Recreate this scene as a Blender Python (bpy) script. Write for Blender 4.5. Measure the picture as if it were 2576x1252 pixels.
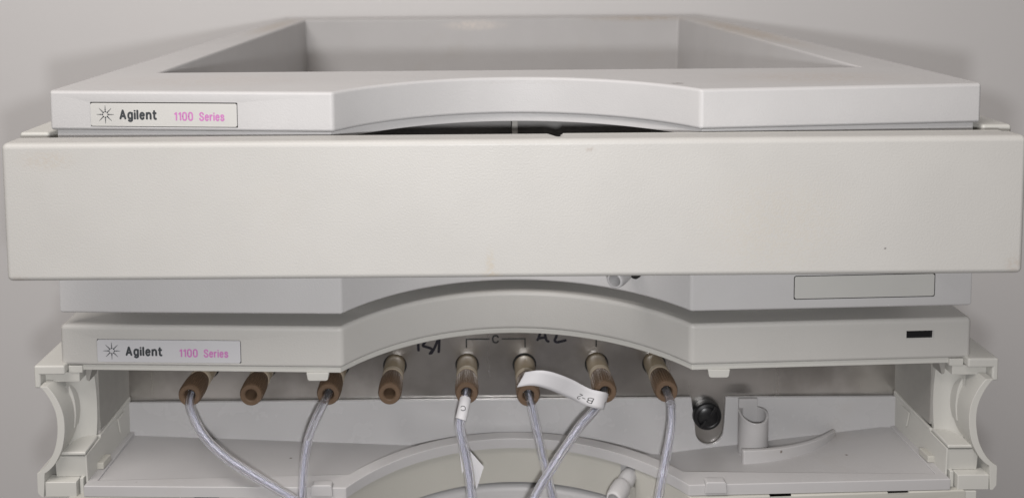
import bpy, bmesh, math, random
from mathutils import Vector, Matrix
random.seed(7)
S = bpy.context.scene
COL = S.collection
for o in list(bpy.data.objects):
    bpy.data.objects.remove(o)

# ------------------------------------------------------------------ camera
PITCH, ROLL = math.radians(4.15), math.radians(0.46)
cd = bpy.data.cameras.new('camera')
cam = bpy.data.objects.new('camera', cd); COL.objects.link(cam)
cd.sensor_width = 36.0
cd.lens = 36.0 * 2238.0 / 2576.0
cd.shift_x = 0.0384
cd.shift_y = -0.2180
cd.clip_start, cd.clip_end = 0.01, 20.0
cd.dof.use_dof = True
cd.dof.focus_distance = 0.335
cd.dof.aperture_fstop = 13.0
fwd = Vector((0, math.cos(PITCH), -math.sin(PITCH)))
up = Vector((0, math.sin(PITCH), math.cos(PITCH)))
rt = Vector((1, 0, 0))
r2 = rt * math.cos(ROLL) - up * math.sin(ROLL)
u2 = up * math.cos(ROLL) + rt * math.sin(ROLL)
M = Matrix((r2, u2, -fwd)).transposed().to_4x4()
M.translation = Vector((-0.0158, -0.33, 0.3481))
cam.matrix_world = M
S.camera = cam

# ------------------------------------------------------------------ light of the room
W = bpy.data.worlds.new('World'); S.world = W; W.use_nodes = True
bg = W.node_tree.nodes['Background']
bg.inputs[0].default_value = (1.0, 0.935, 0.91, 1)
bg.inputs[1].default_value = 0.14

def lamp(name, kind, loc, energy, color, target=None, **kw):
    d = bpy.data.lights.new(name, kind)
    d.energy = energy; d.color = color
    for k, v in kw.items():
        setattr(d, k, v)
    o = bpy.data.objects.new(name, d); COL.objects.link(o)
    o.location = loc
    if target is not None:
        o.rotation_euler = (Vector(target) - Vector(loc)).to_track_quat('-Z', 'Y').to_euler()
    return o
lamp('overhead_lamp', 'AREA', (-0.34, -0.42, 1.02), 7.0, (1.0, 0.95, 0.92), (-0.05, 0.15, 0.3),
     shape='RECTANGLE', size=0.7, size_y=0.35)  # unseen lamp close above the stack, placed for the falloff down the wall
# the flash of the phone, a little below its lens
lamp('phone_flash', 'POINT', (-0.012, -0.335, 0.329), 3.5, (0.995, 0.99, 1.0), shadow_soft_size=0.006)

vs = S.view_settings
vs.view_transform = 'Standard'; vs.look = 'None'; vs.gamma = 1.0; vs.exposure = 0.12
S.render.engine = 'CYCLES'

# ------------------------------------------------------------------ materials
def newmat(name):
    m = bpy.data.materials.new(name); m.use_nodes = True
    nt = m.node_tree
    return m, nt, nt.nodes['Principled BSDF']

def N(nt, kind, **kw):
    n = nt.nodes.new(kind)
    for k, v in kw.items():
        setattr(n, k, v)
    return n

def noise(nt, co, scale, detail=3, rough=.55):
    n = N(nt, 'ShaderNodeTexNoise'); n.inputs['Scale'].default_value = scale
    n.inputs['Detail'].default_value = detail; n.inputs['Roughness'].default_value = rough
    nt.links.new(co, n.inputs['Vector'])
    return n.outputs['Fac']

def ramp(nt, fac, a, b):
    r = N(nt, 'ShaderNodeMapRange'); r.interpolation_type = 'SMOOTHSTEP'
    r.inputs['From Min'].default_value = a; r.inputs['From Max'].default_value = b
    nt.links.new(fac, r.inputs['Value'])
    return r.outputs['Result']

def mul(nt, a, b):
    m = N(nt, 'ShaderNodeMath', operation='MULTIPLY')
    for i, x in enumerate((a, b)):
        if isinstance(x, (int, float)): m.inputs[i].default_value = x
        else: nt.links.new(x, m.inputs[i])
    return m.outputs[0]

def mixc(nt, fac, a, b):
    m = N(nt, 'ShaderNodeMix', data_type='RGBA')
    if isinstance(fac, (int, float)): m.inputs[0].default_value = fac
    else: nt.links.new(fac, m.inputs[0])
    for i, x in ((6, a), (7, b)):
        if isinstance(x, tuple): m.inputs[i].default_value = (*x, 1)
        else: nt.links.new(x, m.inputs[i])
    return m.outputs[2]

def spot(nt, co, c, r):
    """soft ellipsoid mask: 1 inside, fading to 0 at radius r around c (mm)"""
    s = N(nt, 'ShaderNodeVectorMath', operation='SUBTRACT'); nt.links.new(co, s.inputs[0])
    s.inputs[1].default_value = tuple(x * .001 for x in c)
    d = N(nt, 'ShaderNodeVectorMath', operation='DIVIDE'); nt.links.new(s.outputs[0], d.inputs[0])
    d.inputs[1].default_value = tuple(x * .001 for x in r)
    l = N(nt, 'ShaderNodeVectorMath', operation='LENGTH'); nt.links.new(d.outputs[0], l.inputs[0])
    return ramp(nt, l.outputs['Value'], 1.0, 0.15)

def plastic(name, col, rough=.45, grain=.10, grain_scale=1700, dirt=(.55, .45, .33), dirt_amt=.25,
            specks=0.0, spots=(), spec=.35):
    m, nt, b = newmat(name)
    co = N(nt, 'ShaderNodeTexCoord').outputs['Object']
    dark = tuple(c * .97 for c in col)
    c = mixc(nt, ramp(nt, noise(nt, co, 38, 5), .35, .7), col, dark)
    d = mul(nt, ramp(nt, noise(nt, co, 16, 6, .65), .56, .78), dirt_amt)
    c = mixc(nt, d, c, tuple(x * y for x, y in zip(col, (.86, .79, .68))))
    if specks:
        v = N(nt, 'ShaderNodeTexVoronoi'); v.inputs['Scale'].default_value = 95
        nt.links.new(co, v.inputs['Vector'])
        k = mul(nt, ramp(nt, v.outputs['Distance'], .075, .03), ramp(nt, noise(nt, co, 33, 2), .56, .62))
        c = mixc(nt, mul(nt, k, specks), c, (.12, .09, .07))
    for (p, r, sc, amt) in spots:
        k = mul(nt, spot(nt, co, p, r), ramp(nt, noise(nt, co, 700, 4, .7), .35, .62))
        c = mixc(nt, mul(nt, k, amt), c, sc)
    nt.links.new(c, b.inputs['Base Color'])
    rr = N(nt, 'ShaderNodeMapRange'); nt.links.new(noise(nt, co, 60, 4), rr.inputs['Value'])
    rr.inputs['To Min'].default_value = rough - .07; rr.inputs['To Max'].default_value = rough + .1
    nt.links.new(rr.outputs[0], b.inputs['Roughness'])
    b.inputs['Specular IOR Level'].default_value = spec
    if grain:
        bp = N(nt, 'ShaderNodeBump'); bp.inputs['Strength'].default_value = grain
        bp.inputs['Distance'].default_value = .0004
        nt.links.new(noise(nt, co, grain_scale, 2), bp.inputs['Height'])
        nt.links.new(bp.outputs[0], b.inputs['Normal'])
    return m

def simple(name, col, rough=.5, metal=0.0, spec=.4, vary=.08):
    m, nt, b = newmat(name)
    co = N(nt, 'ShaderNodeTexCoord').outputs['Object']
    c = mixc(nt, noise(nt, co, 300, 4), tuple(x * (1 - vary) for x in col), tuple(min(1, x * (1 + vary)) for x in col))
    nt.links.new(c, b.inputs['Base Color'])
    b.inputs['Roughness'].default_value = rough
    b.inputs['Metallic'].default_value = metal
    b.inputs['Specular IOR Level'].default_value = spec
    return m

WHITE = plastic('white_textured_plastic', (.505, .497, .493), dirt_amt=.22, grain=.17, grain_scale=1600,
                spots=[((-15, 390, 296), (34, 8, 6), (.72, .66, .60), .9),
                       ((162, 260, 301), (16, 160, 3), (.40, .31, .21), .8),
                       ((120, 392, 301), (60, 40, 4), (.38, .30, .22), .7),
                       ((-162, 330, 301), (12, 110, 3), (.42, .34, .25), .7),
                       ((120, 20, 301), (50, 26, 3), (.43, .36, .30), .4),
                       ((-120, 25, 301), (60, 26, 3), (.44, .38, .33), .3),
                       ((62, 6, 301), (3.2, 3.2, 2), (.12, .10, .09), .9),
                       ((10, 28, 299), (40, 10, 1.6), (.40, .38, .36), .2)])
BEIGE = plastic('beige_textured_plastic', (.475, .464, .440), dirt_amt=.18, grain=.20, grain_scale=1500,
                spots=[((-10.3, -24, 242), (2.2, 6, 8), (.45, .37, .25), .38),
                       ((-10.0, -24, 237), (6, 6, 3.5), (.47, .38, .26), .3),
                       ((-176, -22, 237), (5, 6, 3), (.36, .29, .25), .5),
                       ((174, -22, 240), (5, 6, 6), (.40, .33, .27), .4),
                       ((-165, -24, 280), (14, 6, 5), (.44, .38, .31), .35),
                       ((90, -24, 255), (40, 6, 26), (.47, .43, .36), .3),
                       ((25, -24, 282.2), (2.6, 6, 1.4), (.34, .29, .25), .5),
                       ((128.6, -24, 246.3), (.8, 6, .5), (.05, .04, .04), 1.0)])
CREAM = plastic('cream_smooth_plastic', (.52, .512, .478), rough=.38, grain=.03, dirt_amt=.15)
SKIRT = plastic('yellowed_plastic', (.455, .443, .40), rough=.45, grain=.10, dirt_amt=.3)
TRAY = plastic('grey_white_plastic', (.45, .44, .438), rough=.36, grain=.05, dirt_amt=.5, specks=.9)
LEDGE = plastic('glossy_white_plastic', (.495, .488, .488), rough=.25, grain=.02, dirt_amt=.3)
BADGE = plastic('badge_plastic', (.535, .528, .505), rough=.35, grain=0, dirt_amt=.1)
BADGE2 = plastic('badge_plastic_white', (.515, .512, .525), rough=.35, grain=0, dirt_amt=.08)
BLANK = plastic('blank_plate_plastic', (.50, .495, .47), rough=.4, grain=.04, dirt_amt=.4)
BODY = simple('housing_sheet_metal', (.30, .29, .27), .6)
DARKPANEL = simple('dark_interior_panel', (.17, .165, .16), .5)
BLACK = simple('black_plastic', (.012, .012, .013), .38)
BLACKPLUG = simple('glossy_black_plastic', (.008, .008, .009), .36, spec=.5)
HOLE = simple('dark_gap', (.015, .014, .013), .8)  # near-black fill that stands in for shade inside gaps and openings
GLOSSBLACK = simple('black_lens', (.008, .008, .009), .12)
INK = simple('dark_grey_print', (.045, .05, .055), .5)
PINK = simple('pink_print', (.50, .19, .42), .5)
PLATEINK = simple('black_print', (.02, .02, .02), .5)
MARKER = simple('black_marker', (.012, .011, .016), .4)
PEEK = simple('brown_polymer', (.135, .088, .056), .46, vary=.15)
SLEEVE = simple('tan_polymer', (.25, .205, .145), .2, vary=.06)
RING = simple('pale_tan_polymer', (.40, .34, .26), .4)
PAPER = plastic('white_paper', (.63, .62, .63), rough=.6, grain=.02, dirt_amt=.1)

def metal_mat():
    m, nt, b = newmat('stainless_plate')
    tc = N(nt, 'ShaderNodeTexCoord').outputs['Object']
    mp = N(nt, 'ShaderNodeMapping'); mp.inputs['Scale'].default_value = (1, 1, .045)
    nt.links.new(tc, mp.inputs['Vector'])
    st = noise(nt, mp.outputs[0], 230, 4)
    bl = noise(nt, tc, 22, 5)
    c = mixc(nt, ramp(nt, bl, .38, .62), (.46, .44, .415), (.68, .66, .635))
    nt.links.new(c, b.inputs['Base Color'])
    b.inputs['Metallic'].default_value = 1.0
    rr = N(nt, 'ShaderNodeMapRange'); nt.links.new(st, rr.inputs['Value'])
    rr.inputs['To Min'].default_value = .22; rr.inputs['To Max'].default_value = .38
    nt.links.new(rr.outputs[0], b.inputs['Roughness'])
    b.inputs['Anisotropic'].default_value = .5
    bp = N(nt, 'ShaderNodeBump'); bp.inputs['Strength'].default_value = .015; bp.inputs['Distance'].default_value = .0003
    nt.links.new(st, bp.inputs['Height']); nt.links.new(bp.outputs[0], b.inputs['Normal'])
    return m
STEEL = metal_mat()

def tube_mat(name, tint, rough, tr=.95):
    m, nt, b = newmat(name)
    b.inputs['Base Color'].default_value = (*tint, 1)
    b.inputs['Roughness'].default_value = rough
    b.inputs['Transmission Weight'].default_value = tr
    b.inputs['IOR'].default_value = 1.17
    return m
TUBE = tube_mat('clear_tubing', (.94, .94, .98), .05)
RINGCLEAR = tube_mat('frosted_tubing', (.95, .95, .97), .3)
TUBECORE = simple('inner_tubing', (.50, .51, .58), .3, vary=.03)

def wall_mat():
    m, nt, b = newmat('painted_wall')
    co = N(nt, 'ShaderNodeTexCoord').outputs['Object']
    c = mixc(nt, noise(nt, co, 5, 5), (.80, .79, .785), (.85, .835, .825))
    k = mul(nt, spot(nt, co, (560, 470, 296), (9, 30, 4)), .35)
    c = mixc(nt, k, c, (.45, .38, .33))
    nt.links.new(c, b.inputs['Base Color'])
    b.inputs['Roughness'].default_value = .55
    bp = N(nt, 'ShaderNodeBump'); bp.inputs['Strength'].default_value = .06; bp.inputs['Distance'].default_value = .001
    nt.links.new(noise(nt, co, 320, 3), bp.inputs['Height']); nt.links.new(bp.outputs[0], b.inputs['Normal'])
    return m
WALL = wall_mat()

# ------------------------------------------------------------------ helpers (all lengths in mm)
K = .001
def tag(o, label=None, cat=None, group=None, kind=None):
    if label: o['label'] = label
    if cat: o['category'] = cat
    if group: o['group'] = group
    if kind: o['kind'] = kind
    return o

def thing(name, loc, label, cat, group=None):
    o = bpy.data.objects.new(name, None); COL.objects.link(o)
    o.empty_display_size = .02
    o.location = Vector(loc) * K
    return tag(o, label, cat, group)

def put(name, mesh, mat, parent=None, local=False):
    if mat is not None:
        mesh.materials.clear(); mesh.materials.append(mat)
    o = bpy.data.objects.new(name, mesh); COL.objects.link(o)
    if parent is not None:
        o.parent = parent
        if parent.type == 'EMPTY' and not local:
            o.matrix_parent_inverse = Matrix.Translation(-parent.location)
    return o

def smooth(me, ang=32):
    me.polygons.foreach_set('use_smooth', [True] * len(me.polygons))
    me.set_sharp_from_angle(angle=math.radians(ang))

def finish(bm, name='m', ang=32):
    bmesh.ops.recalc_face_normals(bm, faces=bm.faces[:])
    me = bpy.data.meshes.new(name); bm.to_mesh(me); bm.free()
    smooth(me, ang)
    return me

def prism_bm(pts, lo, hi, axis='Z', bm=None):
    """polygon pts (two coordinates) extruded along axis; XY for Z, XZ for Y, YZ for X"""
    bm = bm or bmesh.new()
    def P(a, b, c):
        return {'Z': (a, b, c), 'Y': (a, c, b), 'X': (c, a, b)}[axis]
    n = len(pts)
    A = [bm.verts.new(Vector(P(a, b, lo)) * K) for a, b in pts]
    B = [bm.verts.new(Vector(P(a, b, hi)) * K) for a, b in pts]
    bm.faces.new(A); bm.faces.new(B[::-1])
    for i in range(n):
        j = (i + 1) % n
        bm.faces.new((A[j], A[i], B[i], B[j]))
    return bm

def box_bm(x0, x1, y0, y1, z0, z1, bm=None):
    return prism_bm([(x0, y0), (x1, y0), (x1, y1), (x0, y1)], z0, z1, 'Z', bm)

def bevel(o, w, seg=3, ang=34):
    b = o.modifiers.new('bevel', 'BEVEL'); b.width = w * K; b.segments = seg
    b.limit_method = 'ANGLE'; b.angle_limit = math.radians(ang); b.use_clamp_overlap = True
    b.harden_normals = False
    wn = o.modifiers.new('wn', 'WEIGHTED_NORMAL'); wn.keep_sharp = False; wn.weight = 60
    return o

def freeze(o, cutters=()):
    """apply the modifiers, cutting away the cutter meshes first"""
    cs = []
    for bm in cutters:
        bmesh.ops.recalc_face_normals(bm, faces=bm.faces[:])
        me = bpy.data.meshes.new('c'); bm.to_mesh(me); bm.free()
        c = bpy.data.objects.new('c', me); COL.objects.link(c); cs.append(c)
        md = o.modifiers.new('cut', 'BOOLEAN'); md.object = c; md.operation = 'DIFFERENCE'; md.solver = 'EXACT'
    wn = o.modifiers.get('wn')
    if wn:
        o.modifiers.move(o.modifiers.find('wn'), len(o.modifiers) - 1)
    dg = bpy.context.evaluated_depsgraph_get()
    me = bpy.data.meshes.new_from_object(o.evaluated_get(dg), preserve_all_data_layers=True, depsgraph=dg)
    o.modifiers.clear(); old = o.data; o.data = me
    bpy.data.meshes.remove(old)
    for c in cs:
        m2 = c.data; bpy.data.objects.remove(c); bpy.data.meshes.remove(m2)
    return o

def arc_front(hw, yend, ycorner, ymid, cx=67.0, inset=0.0, n=44, x0=None, x1=None):
    """front outline, left to right: slanting ends and a concave round recess in the middle"""
    cx, yc = cx + inset * .6, ycorner + inset
    sag = (ymid + inset) - yc
    R = (cx * cx + sag * sag) / (2 * sag)
    pts = [(-hw + inset, yend + inset)]
    for i in range(n + 1):
        x = -cx + 2 * cx * i / n
        pts.append((x, yc + math.sqrt(max(R * R - x * x, 0)) - (R - sag)))
    pts.append((hw - inset, yend + inset))
    if x0 is not None or x1 is not None:
        x0 = -1e9 if x0 is None else x0; x1 = 1e9 if x1 is None else x1
        def at(x):
            for a, b in zip(pts, pts[1:]):
                if a[0] <= x <= b[0]:
                    return a[1] + (b[1] - a[1]) * (x - a[0]) / (b[0] - a[0])
        q = [p for p in pts if x0 < p[0] < x1]
        if x0 > pts[0][0]: q.insert(0, (x0, at(x0)))
        if x1 < pts[-1][0]: q.append((x1, at(x1)))
        pts = q
    return pts

def slab(front, yback):
    return front + [(front[-1][0], yback), (front[0][0], yback)]

def frame_of(a, b, z):
    """local frame on a vertical face running from plan point a to b: u along, v up, w outward"""
    A, B = Vector((a[0], a[1], z)), Vector((b[0], b[1], z))
    u = (B - A).normalized(); v = Vector((0, 0, 1)); w = u.cross(v)
    return A, u, v, w

def on(fr, pu, pv, pw):
    A, u, v, w = fr
    return (A + u * pu + v * pv + w * pw)

def rrect(u0, u1, v0, v1, r, n=5):
    pts = []
    for cx, cy, a0 in ((u1 - r, v0 + r, -90), (u1 - r, v1 - r, 0), (u0 + r, v1 - r, 90), (u0 + r, v0 + r, 180)):
        for i in range(n + 1):
            a = math.radians(a0 + 90 * i / n)
            pts.append((cx + r * math.cos(a), cy + r * math.sin(a)))
    return pts

def plate_bm(fr, pts, w0, w1, bm=None):
    bm = bm or bmesh.new()
    A = [bm.verts.new(on(fr, a, b, w0) * K) for a, b in pts]
    B = [bm.verts.new(on(fr, a, b, w1) * K) for a, b in pts]
    bm.faces.new(A[::-1]); bm.faces.new(B)
    n = len(pts)
    for i in range(n):
        j = (i + 1) % n
        bm.faces.new((A[i], A[j], B[j], B[i]))
    return bm

def lathe(profile, n=40, origin=(0, 0, 0), axis=(0, -1, 0), knurl=None, bm=None):
    """profile: (distance along axis, radius); knurl=(t0,t1,depth) ridges on every other segment"""
    bm = bm or bmesh.new()
    a = Vector(axis).normalized()
    e1 = a.orthogonal().normalized(); e2 = a.cross(e1)
    O = Vector(origin)
    rings = []
    for t, r in profile:
        ring = []
        for i in range(n):
            rr = r
            if knurl and knurl[0] <= t <= knurl[1] and r > 3:
                rr = r - knurl[2] * (1 if (i % 4) in (0, 3) else 0)
            an = 2 * math.pi * i / n
            ring.append(bm.verts.new((O + a * t + (e1 * math.cos(an) + e2 * math.sin(an)) * rr) * K))
        rings.append(ring)
    for A, B in zip(rings, rings[1:]):
        for i in range(n):
            j = (i + 1) % n
            bm.faces.new((A[i], A[j], B[j], B[i]))
    bm.faces.new(rings[0][::-1]); bm.faces.new(rings[-1])
    return bm

def catmull(P, per=10):
    P = [Vector(p) for p in P]
    Q = [P[0] * 2 - P[1]] + P + [P[-1] * 2 - P[-2]]
    out = []
    for i in range(1, len(Q) - 2):
        a, b, c, d = Q[i - 1:i + 3]
        for k in range(per):
            t = k / per
            out.append(.5 * ((2 * b) + (c - a) * t + (2 * a - 5 * b + 4 * c - d) * t * t + (3 * b - a - 3 * c + d) * t ** 3))
    out.append(P[-1])
    return out

def frames(path):
    T = [(path[min(i + 1, len(path) - 1)] - path[max(i - 1, 0)]).normalized() for i in range(len(path))]
    nrm = T[0].orthogonal().normalized(); Ns = []
    for t in T:
        nrm = (nrm - t * nrm.dot(t)).normalized(); Ns.append(nrm.copy())
    return T, Ns

def sweep(path, r, n=20, bm=None, flip=False, cap=True):
    bm = bm or bmesh.new()
    T, Ns = frames(path)
    rings = []
    for p, t, a in zip(path, T, Ns):
        b = t.cross(a)
        rings.append([bm.verts.new((p + (a * math.cos(2 * math.pi * i / n) + b * math.sin(2 * math.pi * i / n)) * r) * K) for i in range(n)])
    for A, B in zip(rings, rings[1:]):
        for i in range(n):
            j = (i + 1) % n
            f = (A[i], A[j], B[j], B[i])
            bm.faces.new(f[::-1] if flip else f)
    if cap:
        bm.faces.new(rings[0][::-1]); bm.faces.new(rings[-1])
    return bm, rings

def hollow(path, ro, ri, n=22):
    bm = bmesh.new()
    _, A = sweep(path, ro, n, bm, False, False)
    _, B = sweep(path, ri, n, bm, True, False)
    for k in (0, -1):
        for i in range(n):
            j = (i + 1) % n
            f = (A[k][i], B[k][i], B[k][j], A[k][j])
            bm.faces.new(f if k == 0 else f[::-1])
    me = bpy.data.meshes.new('tube'); bm.to_mesh(me); bm.free(); smooth(me, 60)
    return me

def ribbon_strokes(strokes, wid, fn, w=0.06, end=.3):
    """flat pen strokes: each a polyline of (u,v); fn maps (u,v,w) to a point in mm"""
    bm = bmesh.new()
    for s in strokes:
        P = catmull([(a, b, 0) for a, b in s], 6)
        T, _ = frames(P)
        L = [p + Vector((-t.y, t.x, 0)) * wid / 2 for p, t in zip(P, T)]
        R = [p - Vector((-t.y, t.x, 0)) * wid / 2 for p, t in zip(P, T)]
        L.insert(0, P[0] - T[0] * wid * end + Vector((-T[0].y, T[0].x, 0)) * wid * .3)
        R.insert(0, P[0] - T[0] * wid * end - Vector((-T[0].y, T[0].x, 0)) * wid * .3)
        L.append(P[-1] + T[-1] * wid * end + Vector((-T[-1].y, T[-1].x, 0)) * wid * .3)
        R.append(P[-1] + T[-1] * wid * end - Vector((-T[-1].y, T[-1].x, 0)) * wid * .3)
        w += .004
        A = [bm.verts.new(Vector(fn(p.x, p.y, w)) * K) for p in L]
        B = [bm.verts.new(Vector(fn(p.x, p.y, w)) * K) for p in R]
        for i in range(len(A) - 1):
            bm.faces.new((A[i], A[i + 1], B[i + 1], B[i]))
    me = bpy.data.meshes.new('ink'); bm.to_mesh(me); bm.free()
    return me

GL = {
 'A': (.60, [[(.02, 0), (.30, 1)], [(.58, 0), (.30, 1)], [(.13, .30), (.47, .30)]]),
 'g': (.44, [[(.43, .42), (.38, .64), (.22, .72), (.06, .6), (.02, .37), (.06, .12), (.22, .02), (.38, .1), (.43, .33)], [(.43, .72), (.43, .3), (.43, 0), (.38, -.2), (.22, -.27), (.04, -.18)]]),
 'i': (.0, [[(0, 0), (0, .70)], [(0, .92), (0, .97)]]),
 'l': (.0, [[(0, 0), (0, 1)]]),
 'e': (.44, [[(.03, .39), (.42, .39)], [(.42, .39), (.39, .6), (.23, .71), (.07, .6), (.02, .36), (.07, .11), (.23, .0), (.40, .13)]]),
 'n': (.42, [[(0, 0), (0, .72)], [(.01, .48), (.1, .65), (.25, .70), (.38, .62), (.42, .42), (.42, .2), (.42, 0)]]),
 't': (.30, [[(.11, .96), (.11, .5), (.11, .18), (.17, .04), (.32, .02)], [(-.02, .69), (.30, .69)]]),
 'S': (.50, [[(.49, .76), (.42, .94), (.26, 1), (.09, .93), (.03, .76), (.12, .6), (.38, .44), (.50, .27), (.43, .07), (.25, 0), (.07, .07), (0, .26)]]),
 'r': (.26, [[(0, 0), (0, .72)], [(.01, .42), (.08, .62), (.26, .70)]]),
 's': (.38, [[(.37, .53), (.31, .67), (.19, .72), (.06, .66), (.03, .53), (.1, .43), (.28, .32), (.38, .19), (.32, .05), (.18, 0), (.05, .05), (0, .19)]]),
 '1': (.20, [[(.02, .78), (.20, .98)], [(.20, .98), (.20, 0)]]),
 '0': (.42, [[(.0, .5), (.02, .82), (.10, .96), (.21, 1), (.32, .96), (.40, .82), (.42, .5), (.40, .18), (.32, .04), (.21, 0), (.10, .04), (.02, .18), (0, .5)]]),
 'C': (.62, [[(.62, .76), (.5, .95), (.31, 1), (.12, .92), (.02, .7), (0, .5), (.02, .3), (.12, .08), (.31, 0), (.5, .05), (.62, .24)]]),
}
def stroke_text(body, fr, u0, v0, width, cap, wid, w):
    """condensed sans lettering drawn as flat strokes, fitted to a width"""
    wn = wid / cap
    gap = wn * 1.5
    tot, xs = wn / 2, []
    for ch in body:
        xs.append(tot); tot += GL[ch][0] + gap
    tot += -gap + wn / 2
    kx = (width - wid) / ((tot - wn) * cap)
    st = [[(u0 + wid / 2 + (x - wn / 2 + a) * cap * kx, v0 + wid / 2 + b * (cap - wid)) for a, b in g] for ch, x in zip(body, xs) for g in GL[ch][1]]
    return ribbon_strokes(st, wid, lambda u, v, ww: on(fr, u, v, ww), w)

def make_badge(parent, fr, u0, u1, v0, v1, mat, lift):
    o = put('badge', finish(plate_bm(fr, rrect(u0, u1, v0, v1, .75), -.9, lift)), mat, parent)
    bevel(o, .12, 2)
    put('shade_backing', finish(plate_bm(fr, rrect(u0 - .3, u1 + .35, v0 - .27, v1 + .4, .4), -1.7, -.75)), HOLE, o)  # dark sheet in the pocket, paints the shade of the gap round the badge
    o['label'] = 'pale nameplate with grey and pink lettering and a dotted star emblem'
    sc = (u1 - u0) / 55.6
    w = lift + .03
    bm = bmesh.new()
    cu, cv = u0 + 5.7 * sc, (v0 + v1) / 2 + .05
    for k in range(8):
        a = math.radians(45 * k)
        for d, r in ((1.12, .33), (1.78, .26), (2.33, .21), (2.80, .17), (3.2, .135)):
            c = (cu + d * math.cos(a), cv + d * math.sin(a))
            plate_bm(fr, [(c[0] + r * math.cos(t * math.pi / 5), c[1] + r * math.sin(t * math.pi / 5)) for t in range(10)], lift - .05, w, bm)
    put('emblem', finish(bm), INK, o)
    for body, a, b, base, cap, wid, mat2 in (('Agilent', 11.0, 25.5, 2.45, 3.95, .20, INK),
                                              ('1100', 31.9, 39.2, 2.2, 3.4, .18, PINK),
                                              ('Series', 41.4, 51.0, 2.15, 3.4, .18, PINK)):
        put('lettering', stroke_text(body, fr, u0 + a * sc, v0 + base, (b - a) * sc, cap, wid * cap, w), mat2, o)
    return o

# ------------------------------------------------------------------ the setting
bm = box_bm(-1600, 1600, 470, 500, -600, 1900)
tag(put('wall', finish(bm), WALL), kind='structure')

# ------------------------------------------------------------------ upper module: open tray on top, wide cover in front
UP = thing('instrument_module', (0, 200, 208),
           'upper off-white instrument module with open top tray and wide blank beige front cover', 'instrument')

def top_tray():
    f = arc_front(174.5, 0, -9.2, 28.2)
    yb = 420
    out = f + [(174.5, yb), (-174.5, yb)]
    ix, iy0, iy1, dx = 152, 53, 392, 1.6
    zt, zb, zf = 301, 286, 256
    bm = bmesh.new()
    V = lambda x, y, z: bm.verts.new(Vector((x, y, z)) * K)
    T = [V(x, y, zt) for x, y in out]; B = [V(x, y, zb) for x, y in out]
    I = [V(x, y, zt) for x, y in ((-ix, iy0), (ix, iy0), (ix, iy1), (-ix, iy1))]
    F = [V(x, y, zf) for x, y in ((-ix + dx, iy0 + dx), (ix - dx, iy0 + dx), (ix - dx, iy1 - dx), (-ix + dx, iy1 - dx))]
    n = len(out)
    for i in range(n):
        j = (i + 1) % n
        bm.faces.new((B[i], B[j], T[j], T[i]))
    for i in range(4):
        j = (i + 1) % 4
        bm.faces.new((I[j], I[i], F[i], F[j]))
    bm.faces.new(F)
    nf = len(f)
    bm.faces.new(T[:nf] + [I[1], I[0]])
    bm.faces.new((T[nf - 1], T[nf], I[2], I[1]))
    bm.faces.new((T[nf], T[nf + 1], I[3], I[2]))
    bm.faces.new((T[nf + 1], T[0], I[0], I[3]))
    J = [V(x, y, zb) for x, y in ((-ix - 2, iy0 - 2), (ix + 2, iy0 - 2), (ix + 2, iy1 + 2), (-ix - 2, iy1 + 2))]
    G = [V(x, y, zf - 2) for x, y in ((-ix - 2, iy0 - 2), (ix + 2, iy0 - 2), (ix + 2, iy1 + 2), (-ix - 2, iy1 + 2))]
    bm.faces.new([J[0], J[1]] + B[:nf][::-1])
    bm.faces.new((J[1], J[2], B[nf], B[nf - 1]))
    bm.faces.new((J[2], J[3], B[nf + 1], B[nf]))
    bm.faces.new((J[3], J[0], B[0], B[nf + 1]))
    for i in range(4):
        j = (i + 1) % 4
        bm.faces.new((J[j], J[i], G[i], G[j]))
    bm.faces.new(G[::-1])
    bmesh.ops.recalc_face_normals(bm, faces=bm.faces[:])
    me = bpy.data.meshes.new('top_tray'); bm.to_mesh(me); bm.free(); smooth(me, 32)
    return me
tt = put('top_tray', top_tray(), WHITE, UP)
bevel(tt, 1.3, 4)
FR1 = frame_of((-174.5, 0), (-67, -9.2), 286)
b1 = (15.9, 71.9, 1.75, 10.4)
freeze(tt, [plate_bm(FR1, rrect(b1[0] - .35, b1[1] + .4, b1[2] - .32, b1[3] + .45, .35, 3), -1.6, 2)])
make_badge(UP, FR1, *b1, BADGE, -.1)
lip = arc_front(174.5, 0, -9.2, 28.2, inset=1.8)
o = put('tray_lip', finish(prism_bm(slab(lip, 41), 282.6, 285.95)), WHITE, UP); bevel(o, .3, 2)
for sx in (-1, 1):
    q = [(sx * 172.5, 2.0), (sx * 69, -7.0), (sx * 69, -3.5), (sx * 172.5, 5.5)]
    put('lip_apron', finish(prism_bm(q, 275.5, 282.7)), WHITE, UP)

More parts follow.
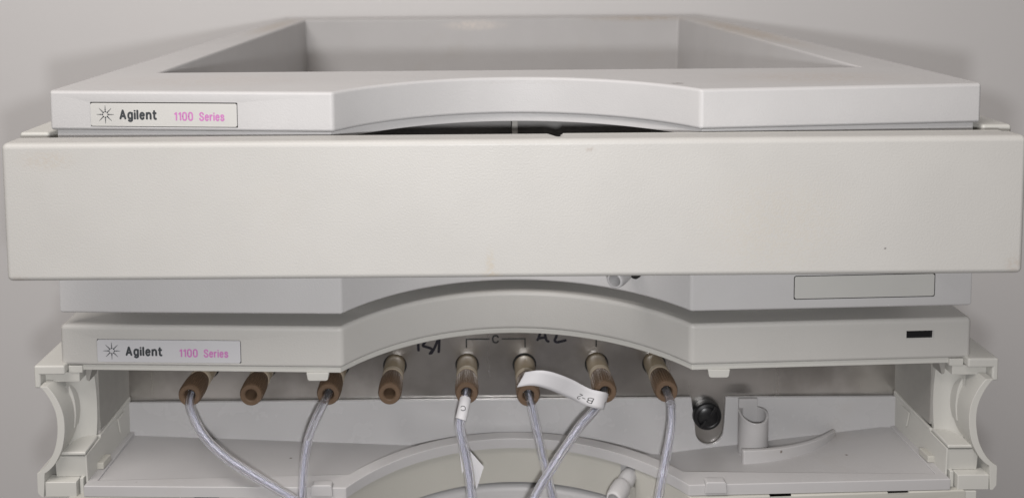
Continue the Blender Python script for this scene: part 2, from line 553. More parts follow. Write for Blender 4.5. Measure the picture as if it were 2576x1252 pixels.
def skirt(parent, hw, ye, yc, ym, z0, z1, mat, gap=None, fill=WHITE):
    res = []
    for a, b in (((None, gap[0]), (gap[1], None)) if gap else ((None, None),)):
        f = arc_front(hw, ye, yc, ym, x0=a, x1=b)
        g = arc_front(hw, ye, yc, ym, inset=2.6, x0=a, x1=b)
        o = put('base_skirt', finish(prism_bm(f + g[::-1], z0, z1)), mat, parent)
        bevel(o, 1.0, 3); res.append(o)
    if gap:
        f = arc_front(hw, ye, yc, ym, inset=1.6, x0=gap[0] - 2, x1=gap[1] + 2)
        g = arc_front(hw, ye, yc, ym, inset=4.6, x0=gap[0] - 2, x1=gap[1] + 2)
        put('drain_channel', finish(prism_bm(f + g[::-1], z0 + 11, z1 - .3)), fill, parent)
        put('spout_socket', finish(prism_bm(f + g[::-1], z0 + 7.6, z0 + 10.95)), HOLE, parent)
        f2 = arc_front(hw, ye, yc, ym, inset=.15, x0=gap[0] - .05, x1=gap[1] + .05)
        put('skirt_bridge', finish(prism_bm(f2 + g[::-1], z0 + .6, z0 + 7.5)), mat, parent)
    return res
sk = skirt(UP, 177, 6, 2.0, 37, 213.4, 240, WHITE)
FRs = frame_of((67, 2.0), (177, 6), 213.4)
bl = (40.2, 94.9, 4.2, 12.9)
freeze(sk[0], [plate_bm(FRs, rrect(bl[0] - .45, bl[1] + .45, bl[2] - .42, bl[3] + .42, .9), -1.6, 2)])
o = put('blank_plate', finish(plate_bm(FRs, rrect(*bl, .8), -1.1, -.05)), BLANK, UP); bevel(o, .12, 2)
put('shade_backing', finish(plate_bm(FRs, rrect(bl[0] - .4, bl[1] + .4, bl[2] - .38, bl[3] + .38, .8), -1.7, -.4)), HOLE, o)  # added dark backing, darkens the groove round the plate like shade

def spout(parent, dz):
    a = Vector((49.2, 23.5, 139.3 + dz)); b = Vector((37.9, 4.0, 138.4 + dz))
    ax = (b - a); Ln = ax.length; ax.normalize()
    prof = [(0, 2.7), (4, 2.9), (6.2, 3.2), (8.6, 3.3), (10.4, 3.05), (11.6, 2.8), (12.2, 3.0), (13.0, 3.5), (14.0, 3.75), (17, 3.75),
            (19.5, 3.6), (Ln - 1.2, 3.35), (Ln - .2, 3.1), (Ln, 2.9), (Ln, 2.35), (Ln - .4, 2.2), (Ln - 8, 2.1)]
    o = put('drain_spout', finish(lathe(prof, 36, a, ax), ang=50), LEDGE, parent)
    return o
spout(UP, 86.8)
put('spout_socket', finish(lathe([(0, 2.5), (1.4, 2.5), (1.4, 1.2), (.9, 1.2)], 30, (49.2, 20.6, 222.6), (-.6, -.8, 0))), HOLE, UP)

# the wide front cover: a shell with a top return split by a notch
fc = put('front_cover', finish(box_bm(-180.9, 177.5, -24, -11.8, 236.6, 285.95)), BEIGE, UP)
bevel(fc, 2.1, 5)
cut = [box_bm(-178, 174.6, -21, -10, 239, 283.5),
       prism_bm([(8.6, -10), (13.6, -19.2), (15.6, -19.2), (15.6, -10)], 280, 290)]
cut.append(box_bm(15.0, 200, -15.6, -10, 285.2, 290))
freeze(fc, cut)
o = put('cover_rail', finish(box_bm(16.2, 174.0, -15.2, -11.9, 280, 285.8)), CREAM, fc); bevel(o, .5, 3)
for sx in (-1, 1):
    o = put('side_flange', finish(prism_bm([(sx * 186.2, 278), (sx * 186.2, 285.3), (sx * 175.2, 285.3), (sx * 175.2, 281), (sx * 183.8, 281), (sx * 183.8, 278)], 0, 190, 'Y')), CREAM, UP)
    bevel(o, 1.1, 4, 60)
    put('side_panel', finish(box_bm(min(sx * 173.8, sx * 170), max(sx * 173.8, sx * 170), 6, 418, 240.5, 283.5)), CREAM, UP)
put('metal_panel', finish(box_bm(-169, 169, 46, 48, 240.2, 282.5)), DARKPANEL, UP)
o = put('divider_rib', finish(box_bm(.2, 2.4, 34, 45.6, 255, 282.5)), BODY, UP)
put('housing', finish(box_bm(-172, 172, 49, 419, 214, 253.4)), BODY, UP)

# ------------------------------------------------------------------ lower module: open front with fittings and leak tray
LO = thing('instrument_module', (0, 200, 124),
           'lower off-white instrument module with open front showing metal panel and leak tray', 'instrument')
CF = dict(hw=177.2, yend=6, ycorner=1.4, ymid=37)
tc = put('top_cover', finish(prism_bm(slab(arc_front(**CF), 60), 192.3, 208.6)), BEIGE, LO)
bevel(tc, 1.7, 5)
FR2 = frame_of((-177.2, 6), (-67, 1.4), 192.3)
b2 = (14.6, 70.8, 1.75, 10.55)
FR3 = frame_of((67, 1.4), (177.2, 6), 192.3)
ld = (84.3, 95.3, 8.3, 11.7)
freeze(tc, [plate_bm(FR2, rrect(b2[0] - .28, b2[1] + .38, b2[2] - .25, b2[3] + .38, .9), -1.6, 3),
            plate_bm(FR3, [(ld[0], ld[2]), (ld[1], ld[2]), (ld[1], ld[3]), (ld[0], ld[3])], -3, 3)])
make_badge(LO, FR2, *b2, BADGE2, -.08)
put('status_window', finish(plate_bm(FR3, [(ld[0] - .5, ld[2] - .5), (ld[1] + .5, ld[2] - .5), (ld[1] + .5, ld[3] + .5), (ld[0] - .5, ld[3] + .5)], -2.9, -1.3)), GLOSSBLACK, LO)['label'] = 'small black status window'
LIPF = arc_front(**CF, inset=1.5)
cl = put('cover_lip', finish(prism_bm(slab(LIPF, 41), 190.0, 192.25)), CREAM, LO); bevel(cl, .35, 2)
for x0, x1 in ((-81.2, -72.3), (73.9, 82.6)):
    y = 3.1
    f = prism_bm([(x0, 190.2), (x0 + .5, 187.3), (x0 + 1.3, 186.9), (x1 - 1.3, 186.9), (x1 - .5, 187.3), (x1, 190.2)], y - .4, y + 3, 'Y')
    o = put('latch_tab', finish(f), CREAM, cl); bevel(o, .4, 2)

# metal back panel with bored holes, print and handwriting
PX = [-131.4, -106.6, -75.4, -50.6, -19.4, 5.4, 36.6, 61.4]
PZ = 174.1
mp = put('metal_panel', finish(box_bm(-167, 167, 43, 44.6, 128, 192.2)), STEEL, LO)
cutter = bmesh.new()
for x in PX:
    lathe([(0, 5.15), (8, 5.15)], 40, (x, 47, PZ), (0, -1, 0), None, cutter)
freeze(mp, [cutter])
mp.data.polygons.foreach_set('use_smooth', [False] * len(mp.data.polygons))
put('socket_backing', finish(box_bm(-150, 80, 44.9, 47, 165, 183)), HOLE, LO)
PF = lambda u, v, w: (u, 43 - w, v)
for x0, x1, gap in ((-19.6, 5.7, True), (36.4, 61.6, False)):
    hooks = [[(x0 - .3, 181.7), (x0 + .3, 181.7), (x0 + .3, 185.3), (-9.6, 185.3), (-9.6, 185.9), (x0 - .3, 185.9)],
             [(x1 + .3, 181.7), (x1 - .3, 181.7), (x1 - .3, 185.3), (-4.4, 185.3), (-4.4, 185.9), (x1 + .3, 185.9)]]
    if not gap:
        hooks = [[(x0 - .3, 181.7), (x0 + .3, 181.7), (x0 + .3, 185.3), (x1 - .3, 185.3), (x1 - .3, 181.7), (x1 + .3, 181.7), (x1 + .3, 185.9), (x0 - .3, 185.9)]]
    for h in hooks:
        put('printed_bracket', finish(prism_bm(h, 42.95, 43.0, 'Y')), PLATEINK, mp)
FRP = (Vector((0, 43, 0)), Vector((1, 0, 0)), Vector((0, 0, 1)), Vector((0, -1, 0)))
put('lettering', stroke_text('C', FRP, -8.6, 183.6, 3.1, 3.8, .72, .06), PLATEINK, mp)
put('handwriting', ribbon_strokes([
    [(-40.5, 189), (-40.5, 184.8), (-40.4, 183.3), (-40.3, 180.7)],
    [(-35.5, 188), (-37.2, 184.8), (-38.4, 183.0), (-37.3, 182.4), (-35.2, 181.7), (-34.4, 180.8), (-35.5, 179.2)],
    [(-34.8, 179.4), (-33.5, 181.6), (-32.0, 185.2), (-31.4, 188)],
    [(-31.2, 189), (-31.3, 185.8), (-31.4, 182.8), (-31.6, 179.9)]], 1.15, PF), MARKER, mp)
put('handwriting', ribbon_strokes([
    [(13.4, 190.5), (12.4, 188.3), (11.8, 186.6), (11.0, 184.9)],
    [(11.8, 185.7), (13.9, 186.0), (14.8, 185.5)],
    [(13.6, 190.5), (14.1, 188.9), (14.5, 186.5), (15.0, 184.8), (15.9, 184.2)],
    [(18.0, 190.2), (19.7, 189.4), (19.3, 186.7), (18.5, 184.8), (19.4, 183.9), (21.4, 184.3), (23.3, 184.8)]], 1.15, PF), MARKER, mp)

# the leak tray: rim round a floor that falls towards the drain
def floor_z(x):
    return 144.9 - .0455 * (x + 165) if x < 63 else 134.6 + .118 * (x - 63)
TRF = dict(hw=168.2, yend=1.2, ycorner=-1.4, ymid=33.2, cx=66)
out = arc_front(**TRF); 
def fz(x, y):
    t = min(max((y - 4.0) / 37.0, 0), 1)
    return (145.9 * (1 - t) + min(floor_z(x), 145.9) * t)
def inner_y(x):
    base = 3.6 + (abs(x) / 168) * 1.6
    cx, yc, ym = 69.5, 3.6, 38.6
    if abs(x) < cx:
        sag = ym - yc; R = (cx * cx + sag * sag) / (2 * sag)
        return max(base, yc + math.sqrt(R * R - x * x) - (R - sag))
    return base
def rim():
    ZT, ZB = 146.5, 142.3
    bm = bmesh.new()
    V = lambda x, y, z: bm.verts.new(Vector((x, y, z)) * K)
    cols = []
    for x, y in out:
        xi = x * (164.2 / 168.2) if abs(x) > 160 else x
        yi = inner_y(xi)
        cols.append((V(x, y, ZB), V(x, y, ZT), V(xi, yi, ZT), V(xi, yi, 133.5)))
    for A, B in zip(cols, cols[1:]):
        for k in range(3):
            bm.faces.new((A[k], B[k], B[k + 1], A[k + 1]))
    # side rims
    for sx, c in ((-1, cols[0]), (1, cols[-1])):
        e = [V(sx * 166.4, 41, ZB), V(sx * 166.4, 41, ZT), V(sx * 163.4, 41, ZT), V(sx * 163.4, 41, 133.5)]
        for k in range(3):
            f = (c[k], c[k + 1], e[k + 1], e[k])
            bm.faces.new(f)
    return finish(bm, ang=35)
lt = put('leak_tray', rim(), TRAY, LO); bevel(lt, .35, 2)
bm = bmesh.new(); grid = []
for i in range(121):
    x = -164.6 + 329.2 * i / 120
    y0 = inner_y(x) - .5
    grid.append([bm.verts.new(Vector((x, y0 + (41.4 - y0) * k / 8, fz(x, y0 + (41.4 - y0) * k / 8))) * K) for k in range(9)])
for A, B in zip(grid, grid[1:]):
    for k in range(8):
        bm.faces.new((A[k], B[k], B[k + 1], A[k + 1]))
put('tray_floor', finish(bm), TRAY, lt)
for x0, x1 in ((-79.6, -71.0), (72.0, 80.6)):
    o = put('latch_tab', finish(prism_bm([(x0, 143.4), (x0 + .3, 147.5), (x0 + 1, 148.0), (x1 - 1, 148.0), (x1 - .3, 147.5), (x1, 143.4)], -2.2, 1.2, 'Y')), TRAY, lt)
    bevel(o, .4, 2)
# clip: a little cylinder with a slanting top and a flat tongue, and a curved rib beside it
def clip_cyl():
    bm = bmesh.new(); n = 36; cx, cy, ro, ri = 101.0, 31.5, 6.1, 5.1
    rows = []
    for i in range(n + 1):
        a = math.radians(-238 + 296 * i / n)
        s, c = math.sin(a), math.cos(a)
        zt = 157.0 + .9 * s + 1.0 * abs(c) ** 3
        zb = fz(cx + ro * c, cy + ro * s) - 1
        rows.append([bm.verts.new(Vector((cx + r * c, cy + r * s, z)) * K) for r, z in ((ro, zb), (ro, zt), (ri, zt), (ri, zb))])
    for A, B in zip(rows, rows[1:]):
        for k in range(4):
            bm.faces.new((A[k], B[k], B[(k + 1) % 4], A[(k + 1) % 4]))
    bm.faces.new(rows[0]); bm.faces.new(rows[-1][::-1])
    return finish(bm, ang=40)
o = put('tube_clip', clip_cyl(), TRAY, lt); bevel(o, .25, 2)
o = put('clip_tongue', finish(box_bm(96.2, 104.2, 35.6, 37.0, 138, 161.6)), TRAY, lt); bevel(o, .4, 2)
bm = bmesh.new(); prev = None
RB = catmull([(93.2, 18.6, 0), (99, 18.9, 0), (106, 20.0, 0), (115, 22.6, 0), (124, 26.7, 0), (132, 32.0, 0), (138.4, 37.6, 0)], 6)
for i, p in enumerate(RB):
    t = i / (len(RB) - 1)
    zb = fz(p.x, p.y)
    zt = zb + 5.6 - 2.9 * t ** 1.5
    zb -= 1.0
    q = [bm.verts.new(Vector((p.x - dx, p.y + dy, z)) * K) for dx, dy, z in ((0, 0, zb), (0, 0, zt), (.5, 1.8, zt), (.5, 1.8, zb))]
    if prev:
        for k in range(4):
            bm.faces.new((prev[k], q[k], q[(k + 1) % 4], prev[(k + 1) % 4]))
    else: bm.faces.new(q)
    prev = q
bm.faces.new(prev)
o = put('curved_rib', finish(bm, ang=40), TRAY, lt); bevel(o, .4, 2)

# the upright back of the tray, with a round-bottomed cut-out for the black plug
N1 = 14
poly = [(-165.5, 143), (-165.5, 159.3), (77.2, 159.6)]
poly += [(79.0, 147)]
for i in range(N1 + 1):
    a = math.radians(180 + 180 * i / N1)
    poly.append((85.2 + 6.1 * math.cos(a), 145 + 6.6 * math.sin(a)))
poly += [(91.5, 147), (92.2, 159.6), (165.5, 159.4), (165.5, 145), (120, 131), (-20, 131)]
o = put('tray_back', finish(prism_bm(poly, 41, 42.6, 'Y')), LEDGE, LO); bevel(o, .3, 2, 45)
# round black plug with three lobes in front of the metal panel
bm = lathe([(0, 6.2), (1.6, 6.3), (3.2, 6.1), (3.8, 5.6), (4.2, 4.6), (3.9, 4.2), (4.3, 3.6), (4.7, 2.0), (4.8, .1)], 40, (83.9, 42.9, 152.0), (0, -1, 0))
pl = put('plug', finish(bm, ang=24), BLACKPLUG, LO)
for a in (55, 235):
    d = Vector((math.cos(math.radians(a)), 0, math.sin(math.radians(a)))); q = Vector((-d.z, 0, d.x))
    c = Vector((83.9, 38.6, 152.0)) + d * 3.4
    fr = (c, d, q, Vector((0, -1, 0)))
    o = put('plug_grip', finish(plate_bm(fr, rrect(-2.1, 2.1, -.8, .8, .5), -.6, 1.0)), BLACKPLUG, pl); bevel(o, .3, 2)

sk = skirt(LO, 174.3, 1.2, -2.6, 35.4, 126, 142.0, SKIRT, gap=(43.7, 48.9), fill=TRAY)
FRb = frame_of((67, -2.6), (174.3, 1.2), 126)
bq = (40.4, 94.6, 4.0, 12.6)
slots = [box_bm(x0, x1, -8, 6, 140.9, 143) for x0, x1 in ((97.2, 105.9), (143.4, 151.9))]
freeze(sk[1], [plate_bm(FRb, rrect(bq[0] - .45, bq[1] + .45, bq[2] - .42, bq[3] + .42, .9), -1.6, 2)] + slots)
freeze(sk[0], [box_bm(-125.4, -115.3, -8, 6, 140.9, 143)])
o = put('blank_plate', finish(plate_bm(FRb, rrect(*bq, .8), -1.1, -.05)), BLANK, LO); bevel(o, .12, 2)
put('shade_backing', finish(plate_bm(FRb, rrect(bq[0] - .4, bq[1] + .4, bq[2] - .38, bq[3] + .38, .8), -1.7, -.4)), HOLE, o)  # same dark backing as above, shade of the groove put into colour
for x0, x1 in ((97.2, 105.9), (143.4, 151.9), (-125.4, -115.3)):
    put('vent_slot', finish(box_bm(x0, x1, 1.8, 5.9, 140.92, 142.05)), HOLE, LO)
spout(LO, -1.0)
put('housing', finish(box_bm(-172, 172, 62, 418, 126.4, 207)), BODY, LO)

# side brackets
def bracket(s):
    X = lambda v: s * v
    def poly(pts): return [(X(a), b) for a, b in pts]
    root = put('side_bracket', finish(prism_bm(poly([(186.5, 184.6), (186.5, 193.6), (174.6, 193.6), (174.6, 189.9), (184.1, 189.9), (184.1, 184.6)]), 3.2, 130, 'Y')), CREAM, LO)
    bevel(root, .8, 4, 60)
    def sub(name, bm, mat=CREAM, bw=.35, ang=36, bs=2):
        o = put(name, finish(bm, ang=ang), mat, root)
        if bw: bevel(o, bw, bs)
        return o
    def bx(x0, x1, *r): return box_bm(min(X(x0), X(x1)), max(X(x0), X(x1)), *r)
    sub('flange_block', bx(184.0, 170.5, 6.8, 60, 185.4, 189.35))
    sub('lip_end', bx(174.4, 169.0, 6.2, 30, 189.4, 192.2), CREAM, .2)
    # concave outer wall
    crv = catmull([(183.4, 186.4, 0), (182.1, 185.0, 0), (179.8, 181.4, 0), (177.9, 176.7, 0), (177.2, 171.9, 0), (177.5, 166.4, 0), (178.8, 160.8, 0), (181.3, 156.0, 0), (183.8, 153.2, 0), (185.9, 151.7, 0)], 4)
    inn = []
    T, _ = frames(crv)
    for p, t in zip(crv, T):
        q = p + Vector((-1.9, 0, 0)) if p.z > 1e9 else p - Vector((1, 0, 0)) * (2.8 if p.y > 158 else 2.8 + (158 - p.y) * .03)
        inn.append((q.x, q.y))
    pts = [(p.x, p.y) for p in crv] + [(185.9, 144.0), (184.6, 142.2), (183.6, 142.0)] + inn[::-1]
    sub('curved_wall', prism_bm(poly(pts), 1.0, 60, 'Y'), CREAM, .35)
    # raised strip on its inner side
    st = catmull([(176.0, 182.4, 0), (174.6, 178.5, 0), (173.9, 174, 0), (173.9, 169.5, 0), (174.5, 165.2, 0)], 5)
    pts = [(p.x, p.y) for p in st] + [(p.x + 2.6, p.y) for p in st[::-1]]
    sub('raised_strip', prism_bm(poly(pts), 9.6, 15, 'Y'), CREAM, .3)
    # concave inner cheek running from the outer wall round to the opening
    bm = bmesh.new(); rows = []
    plan = catmull([(176.4, 8.0, 0), (175.9, 11.2, 0), (174.2, 13.6, 0), (171.6, 14.8, 0), (168.7, 15.0, 0)], 4)
    zs = [158.3, 162, 166, 170, 174, 178, 182, 185, 188]
    for z in zs:
        bow = 1.0 * (1 - ((z - 172) / 15.0) ** 2)
        row = []
        for i, p in enumerate(plan):
            t = i / (len(plan) - 1)
            row.append((p.x - bow * t * t, p.y, z))
        rows.append(row)
    G = [[bm.verts.new(Vector((X(a), b, c)) * K) for a, b, c in r] for r in rows]
    Hh = [[bm.verts.new(Vector((X(a), b + 1.8, c)) * K) for a, b, c in r] for r in rows]
    for k in range(len(zs) - 1):
        for i in range(len(plan) - 1):
            bm.faces.new((G[k][i], G[k][i + 1], G[k + 1][i + 1], G[k + 1][i]))
            bm.faces.new((Hh[k][i], Hh[k + 1][i], Hh[k + 1][i + 1], Hh[k][i + 1]))
        bm.faces.new((G[k][-1], Hh[k][-1], Hh[k + 1][-1], G[k + 1][-1]))
    sub('inner_cheek', bm, CREAM, 0, 50)
    # step under the cheek, lower block, front shelf
    sub('step', prism_bm([(3.4, 157.5), (3.4, 158.9), (16, 159.3), (16, 157.5)], min(X(179.6), X(167.9)), max(X(179.6), X(167.9)), 'X'), CREAM, .5, bs=3)
    sub('lower_block', prism_bm([(5.2, 147.9), (4.2, 156.7), (14, 156.7), (14, 147.9)], min(X(180.4), X(168.0)), max(X(180.4), X(168.0)), 'X'), CREAM, .3)
    sub('shelf', bx(183.3, 171.1, 1.6, 7, 141.8, 147.9), CREAM, .35)
    sub('shelf_tab', bx(170.6, 169.2, 3.6, 7, 141.8, 148.3), CREAM, .25)
    sub('foot_block', bx(178.5, 170.2, 1.4, 30, 128, 141.5), CREAM, .3)
    # inner rail with a raised tongue, and the darker side wall above
    def taper(bm, y0=4.0, y1=42.5, d=2.6):
        for v in bm.verts:
            t = min(max((v.co.y / K - y0) / (y1 - y0), 0), 1)
            v.co.x -= s * d * t * K
        return bm
    def yz(pts, xa, xb): return prism_bm(pts, min(X(xa), X(xb)), max(X(xa), X(xb)), 'X')
    sub('inner_rail', taper(yz([(4.6, 143), (4.1, 157.2), (42.5, 159.4), (42.5, 143)], 168.6, 167.8)), CREAM, .2)
    sub('rail_cap', taper(yz([(15.5, 157.9), (15.5, 159.2), (42.5, 161.4), (42.5, 159.6)], 168.9, 167.7)), CREAM, .2)
    sub('rail_tongue', taper(yz([(29.5, 158.3), (31.2, 151.6), (32.4, 150.6), (33.8, 151.4), (35.4, 158.6)], 167.75, 167.2)), CREAM, .2)
    sub('side_wall', taper(bx(170.6, 168.4, 16.9, 43, 160.2, 192)), BODY, 0)
    sub('rail_clip', taper(bx(168.3, 165.4, 12.2, 18.8, 146.6, 149.4)), SKIRT, .35)
    sub('hinge_tab', prism_bm(poly([(169.6, 189.6), (169.3, 184.6), (168.2, 184.0), (166.8, 189.6)]), 10, 26, 'Y'), BODY, .2)
    return root
bracket(-1); bracket(1)

# ------------------------------------------------------------------ third module below, only its cover shows
BT = thing('instrument_module', (0, 200, 40),
           'bottom instrument module, only a sliver of its white curved cover showing at the lower edge', 'instrument')
o = put('top_cover', finish(prism_bm(slab(arc_front(177.2, 7, 3, 38.5), 60), 105, 122.2)), WHITE, BT); bevel(o, 2.4, 5)
put('housing', finish(box_bm(-172, 172, 62, 418, 41, 119)), BODY, BT)

# ------------------------------------------------------------------ fittings
proto = None
nut_prof = [(11.2, 3.0), (11.2, 3.95), (12.2, 4.1), (13.4, 4.15), (14.6, 4.45), (15.6, 4.7), (19, 4.85), (23, 4.8), (24.4, 4.72), (24.7, 4.5),
            (25.2, 4.4), (25.5, 4.2), (25.5, 2.75), (25.1, 2.35), (24.0, 2.15), (16.0, 2.05)]
nut_me = finish(lathe(nut_prof, 112, knurl=(14.4, 24.6, .30)), ang=28)
sleeve_me = finish(lathe([(-1.5, 4.45), (10.6, 4.45), (10.9, 4.3), (10.9, 3.0)], 48), ang=40)
ring_me = finish(lathe([(10.2, 4.52), (11.6, 4.5), (12.3, 4.3), (12.3, 3.6)], 48), ang=40)
FL = ['leftmost brown knurled fitting under the nameplate, tube curving away to the right',
      'brown knurled fitting with empty bore, second from the left, half under the cover',
      'brown knurled fitting below the left latch tab, clear tube hanging straight down',
      'empty-bored brown fitting with full tan sleeve showing, at the left of the arch',
      'brown knurled fitting under the left end of the printed C bracket, white-sleeved tube',
      'brown knurled fitting under the right end of the C bracket, crossed by the paper flag',
      'brown knurled fitting behind the looped end of the paper flag',
      'rightmost brown knurled fitting, nearest the black plug']
fit_len = [0, 0, 0, 0, 0, 2.4, 0, 0]
random.seed(3)
for i, x in enumerate(PX):
    t = thing('tube_fitting', (x, 43 - fit_len[i], PZ), FL[i], 'fitting', 'knurled tube fittings in the metal panel')
    parts = (('sleeve', sleeve_me, SLEEVE), ('collar', ring_me, RING), ('knurled_nut', nut_me, PEEK))
    if proto is None:
        for nm, me, mt in parts: put(nm, me, mt, t, local=True)
        proto = t
    else:
        for ch in proto.children:
            c = ch.copy(); COL.objects.link(c); c.parent = t
            if c.name.startswith('knurled'):
                c.rotation_euler = (0, random.uniform(0, .5), 0)
    if i == 0: 
        pass

# ------------------------------------------------------------------ tubes
TB = [('clear tube curving to the right across the leak tray from the leftmost fitting',
       [(-131.4, 30, 173.9), (-131.3, 20, 173.6), (-129.8, 13, 172.6), (-126.5, 7.0, 170.9), (-122.6, 3.0, 166.9), (-117.2, 0.0, 162.7), (-110.4, -3.0, 159.1), (-101.4, -6.0, 155.3), (-91.7, -9.0, 151.4), (-84.0, -11.0, 147.9), (-76.2, -13.0, 144.6), (-66, -16, 139)]),
      ('clear tube hanging almost straight down beside the left latch tab',
       [(-75.4, 30, 174), (-75.6, 20, 173.7), (-76.5, 12.5, 172.8), (-78.3, 6.0, 170.0), (-80.3, 2.0, 165.3), (-81.4, -1.0, 159.3), (-81.9, -4.0, 152.3), (-81.9, -7.0, 146.0), (-82.2, -8.0, 140.7), (-82.4, -9, 134)]),
      ('clear tube with white paper sleeve marked with a round letter, hanging below the C bracket',
       [(-19.4, 32, 174.0), (-19.6, 21, 173.5), (-20.2, 15.0, 171.7), (-21.2, 12.0, 168.4), (-22.1, 10.0, 165.0), (-21.2, 8.0, 160.1), (-19.7, 6.0, 153.9), (-18.5, 4.0, 147.8), (-17.6, 1.0, 140.4), (-17.0, 0.0, 133.0), (-16.8, 0, 126)]),
      ('clear tube leaning down to the right, passing behind the crossing tube',
       [(5.4, 30, 174), (5.6, 19, 173.4), (6.3, 14.0, 171.2), (8.0, 11.0, 163.9), (9.9, 9.0, 155.2), (11.8, 7.0, 147.4), (14.0, 4.0, 138.3), (15.0, 2.0, 133.4), (16, 1, 127)]),
      ('clear tube with the long paper flag, slanting down to the left over the other tube',
       [(36.6, 30, 174), (36.4, 20, 173.6), (34.9, 14.5, 172.6), (31.2, 10.5, 170.4), (25.1, 6.0, 166.5), (19.2, 2.0, 160.7), (13.9, -1.0, 154.5), (8.7, -4.0, 148.1), (5.6, -6.0, 144.0), (2.7, -8.0, 140.0), (-1.5, -10, 134)]),
      ('clear jointed tube hanging from the rightmost fitting beside the black plug',
       [(61.4, 30, 174), (61.6, 20, 173.8), (61.8, 14.5, 172.8), (61.5, 9.5, 170.2), (60.6, 5.5, 166.4), (59.0, 2.0, 162.0), (57.0, -1.0, 156.5), (55.0, -4.0, 150.4), (53.4, -6.0, 144.2), (52.1, -8.0, 139.6), (50.5, -9, 133)])]
TUBES = []
rad = [1.75, 1.75, 2.0, 1.8, 1.8, 1.75]
for i, (lb, P) in enumerate(TB):
    path = catmull(P, 8)
    t = thing('tube', P[0], lb, 'tube', 'clear tubes plugged into the fittings')
    r = rad[i]
    put('outer_tubing', hollow(path, r, r * .68), TUBE, t)
    # the narrower line inside lies against one wall
    core = []
    for k, p in enumerate(path):
        a = .12
        core.append(p + Vector((.28 * math.cos(i * 2.1), a * .5, 0)))
    st = {0: 0, 1: 34, 2: 0, 3: 0, 4: 12, 5: 22}[i]
    put('inner_tubing', hollow(core[st:], r * .40, r * .24, 16), TUBECORE, t)
    if i == 2:
        core2 = [p + Vector((-.9, -.2, 0)) for p in path[14:]]
        put('inner_tubing', hollow(core2, .42, .2, 12), TUBECORE, t)
    if i == 5:
        put('tube_joint', hollow(path[19:22], r + .12, r - .25), RINGCLEAR, t)
    TUBES.append((t, path))

# white sleeve with a round letter on the C tube
t, path = TUBES[2]
seg = path[14:29]
pl = put('paper_sleeve', hollow(seg, 2.3, 2.08, 26), PAPER, t)
mid = path[21]
tx = (path[28] - path[15]).normalized(); nx = Vector((0, -1, .25)).normalized()
nx = (nx - tx * nx.dot(tx)).normalized(); sxv = tx.cross(nx)
def on_sleeve(u, v, w):
    a = -u / 2.3
    return mid - tx * v + (sxv * math.sin(a) + nx * math.cos(a)) * (2.34 + w)
ltr = [(1.0 * math.cos(math.radians(a)) - .35, .85 * math.sin(math.radians(a))) for a in range(-130, 161, 29)]
put('lettering', ribbon_strokes([ltr], .28, on_sleeve, 0.02), PLATEINK, pl)
# torn tag lower on the same tube
bm = bmesh.new()
for y, pts in ((8.4, [(-19.6, 156.2), (-18.0, 155.0), (-12.8, 148.7), (-15.7, 139.6), (-17.4, 144.5), (-18.6, 151)]),
               (8.9, [(-22.4, 155.0), (-20.0, 153.5), (-20.2, 148), (-21.4, 145.7), (-21.9, 150)])):
    prism_bm([(a, b) for a, b in pts], y, y + .14, 'Y', bm)
put('paper_tag', finish(bm), PAPER, t)

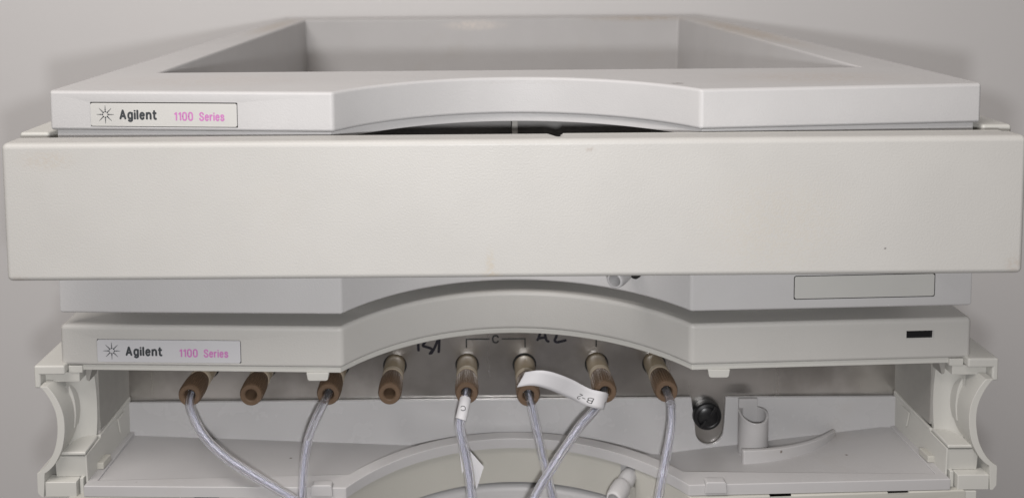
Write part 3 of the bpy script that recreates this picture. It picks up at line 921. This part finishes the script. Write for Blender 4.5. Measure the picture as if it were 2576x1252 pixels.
# the long flag: a strip wrapped round its tube and reaching to the left over the next fitting
t, path = TUBES[4]
FT = [(3.6, 5.0, 188.8), (7.4, 3.5, 190.1), (10.4, 3.0, 190.3), (13.9, 3.5, 189.4), (18.2, 5.0, 187.2), (22.7, 7.0, 184.3), (27.0, 8.3, 181.3), (29.9, 8.3, 180.0), (33.2, 7.9, 179.4), (35.6, 9.3, 178.2), (37.0, 12.0, 176.2), (36.2, 15.0, 175.6)]
FB = [(0.2, 5.0, 182.7), (4.1, 3.5, 184.1), (7.4, 3.0, 184.2), (11.1, 3.5, 183.0), (15.0, 5.0, 180.8), (18.9, 7.0, 178.0), (22.8, 8.3, 175.7), (25.7, 8.3, 174.2), (30.4, 6.6, 173.4), (33.6, 7.6, 172.2), (34.9, 10.4, 170.4), (34.0, 13.4, 169.8)]
CT, CB = catmull(FT, 6), catmull(FB, 6)
bm = bmesh.new(); rows = []
for a, b in zip(CT, CB):
    rows.append([bm.verts.new((a.lerp(b, k / 5)) * K) for k in range(6)])
for A, B in zip(rows, rows[1:]):
    for k in range(5):
        bm.faces.new((A[k], A[k + 1], B[k + 1], B[k]))
me = finish(bm, ang=60)
fl = put('paper_flag', me, PAPER, t)
so = fl.modifiers.new('solid', 'SOLIDIFY'); so.thickness = .16 * K; so.offset = 0
def on_flag(s, v, w):
    """s: position along the strip in sample steps, v: 0 at the top edge to 1 at the bottom"""
    s = max(0, min(len(CT) - 1.001, s)); k = int(s); f = s - k
    a = CT[k].lerp(CT[k + 1], f); b = CB[k].lerp(CB[k + 1], f)
    d = CT[k + 1] - CT[k]; n = d.cross(b - a).normalized()
    if n.y > 0: n = -n
    return a.lerp(b, v) + n * (w + .1)
# B-2 upside down: strokes in letter space (x right, y up, cap height 1) turned half round
glyph = {'B': [[(0, 0), (0, .5), (0, 1)], [(0, 1), (.45, .98), (.58, .77), (.42, .54), (0, .52)], [(0, .52), (.5, .5), (.66, .26), (.5, .02), (0, 0)]],
         '-': [[(.05, .48), (.6, .48)]],
         '2': [[(.02, .8), (.2, 1.0), (.5, .98), (.6, .76), (.45, .5), (.02, .02)], [(.02, .02), (.35, .02), (.66, .02)]]}
st = []
for ch, x0 in (('B', 0.0), ('-', .95), ('2', 1.8)):
    for g in glyph[ch]:
        st.append([(x0 + a, b) for a, b in g])
s0, vs0 = 46.0, .50
def flag_pen(u, v, w):
    return on_flag(s0 - u * 3.9, vs0 + v * .30, w)
put('lettering', ribbon_strokes(st, .12, flag_pen, .02), PLATEINK, fl)
put('lettering', ribbon_strokes([[(.1, .1), (0, .5), (.12, .85), (.45, .95), (.7, .7)]], .13, lambda u, v, w: on_flag(55.5 + u * 3, .52 + (1 - v) * .3, w), .02), PLATEINK, fl)
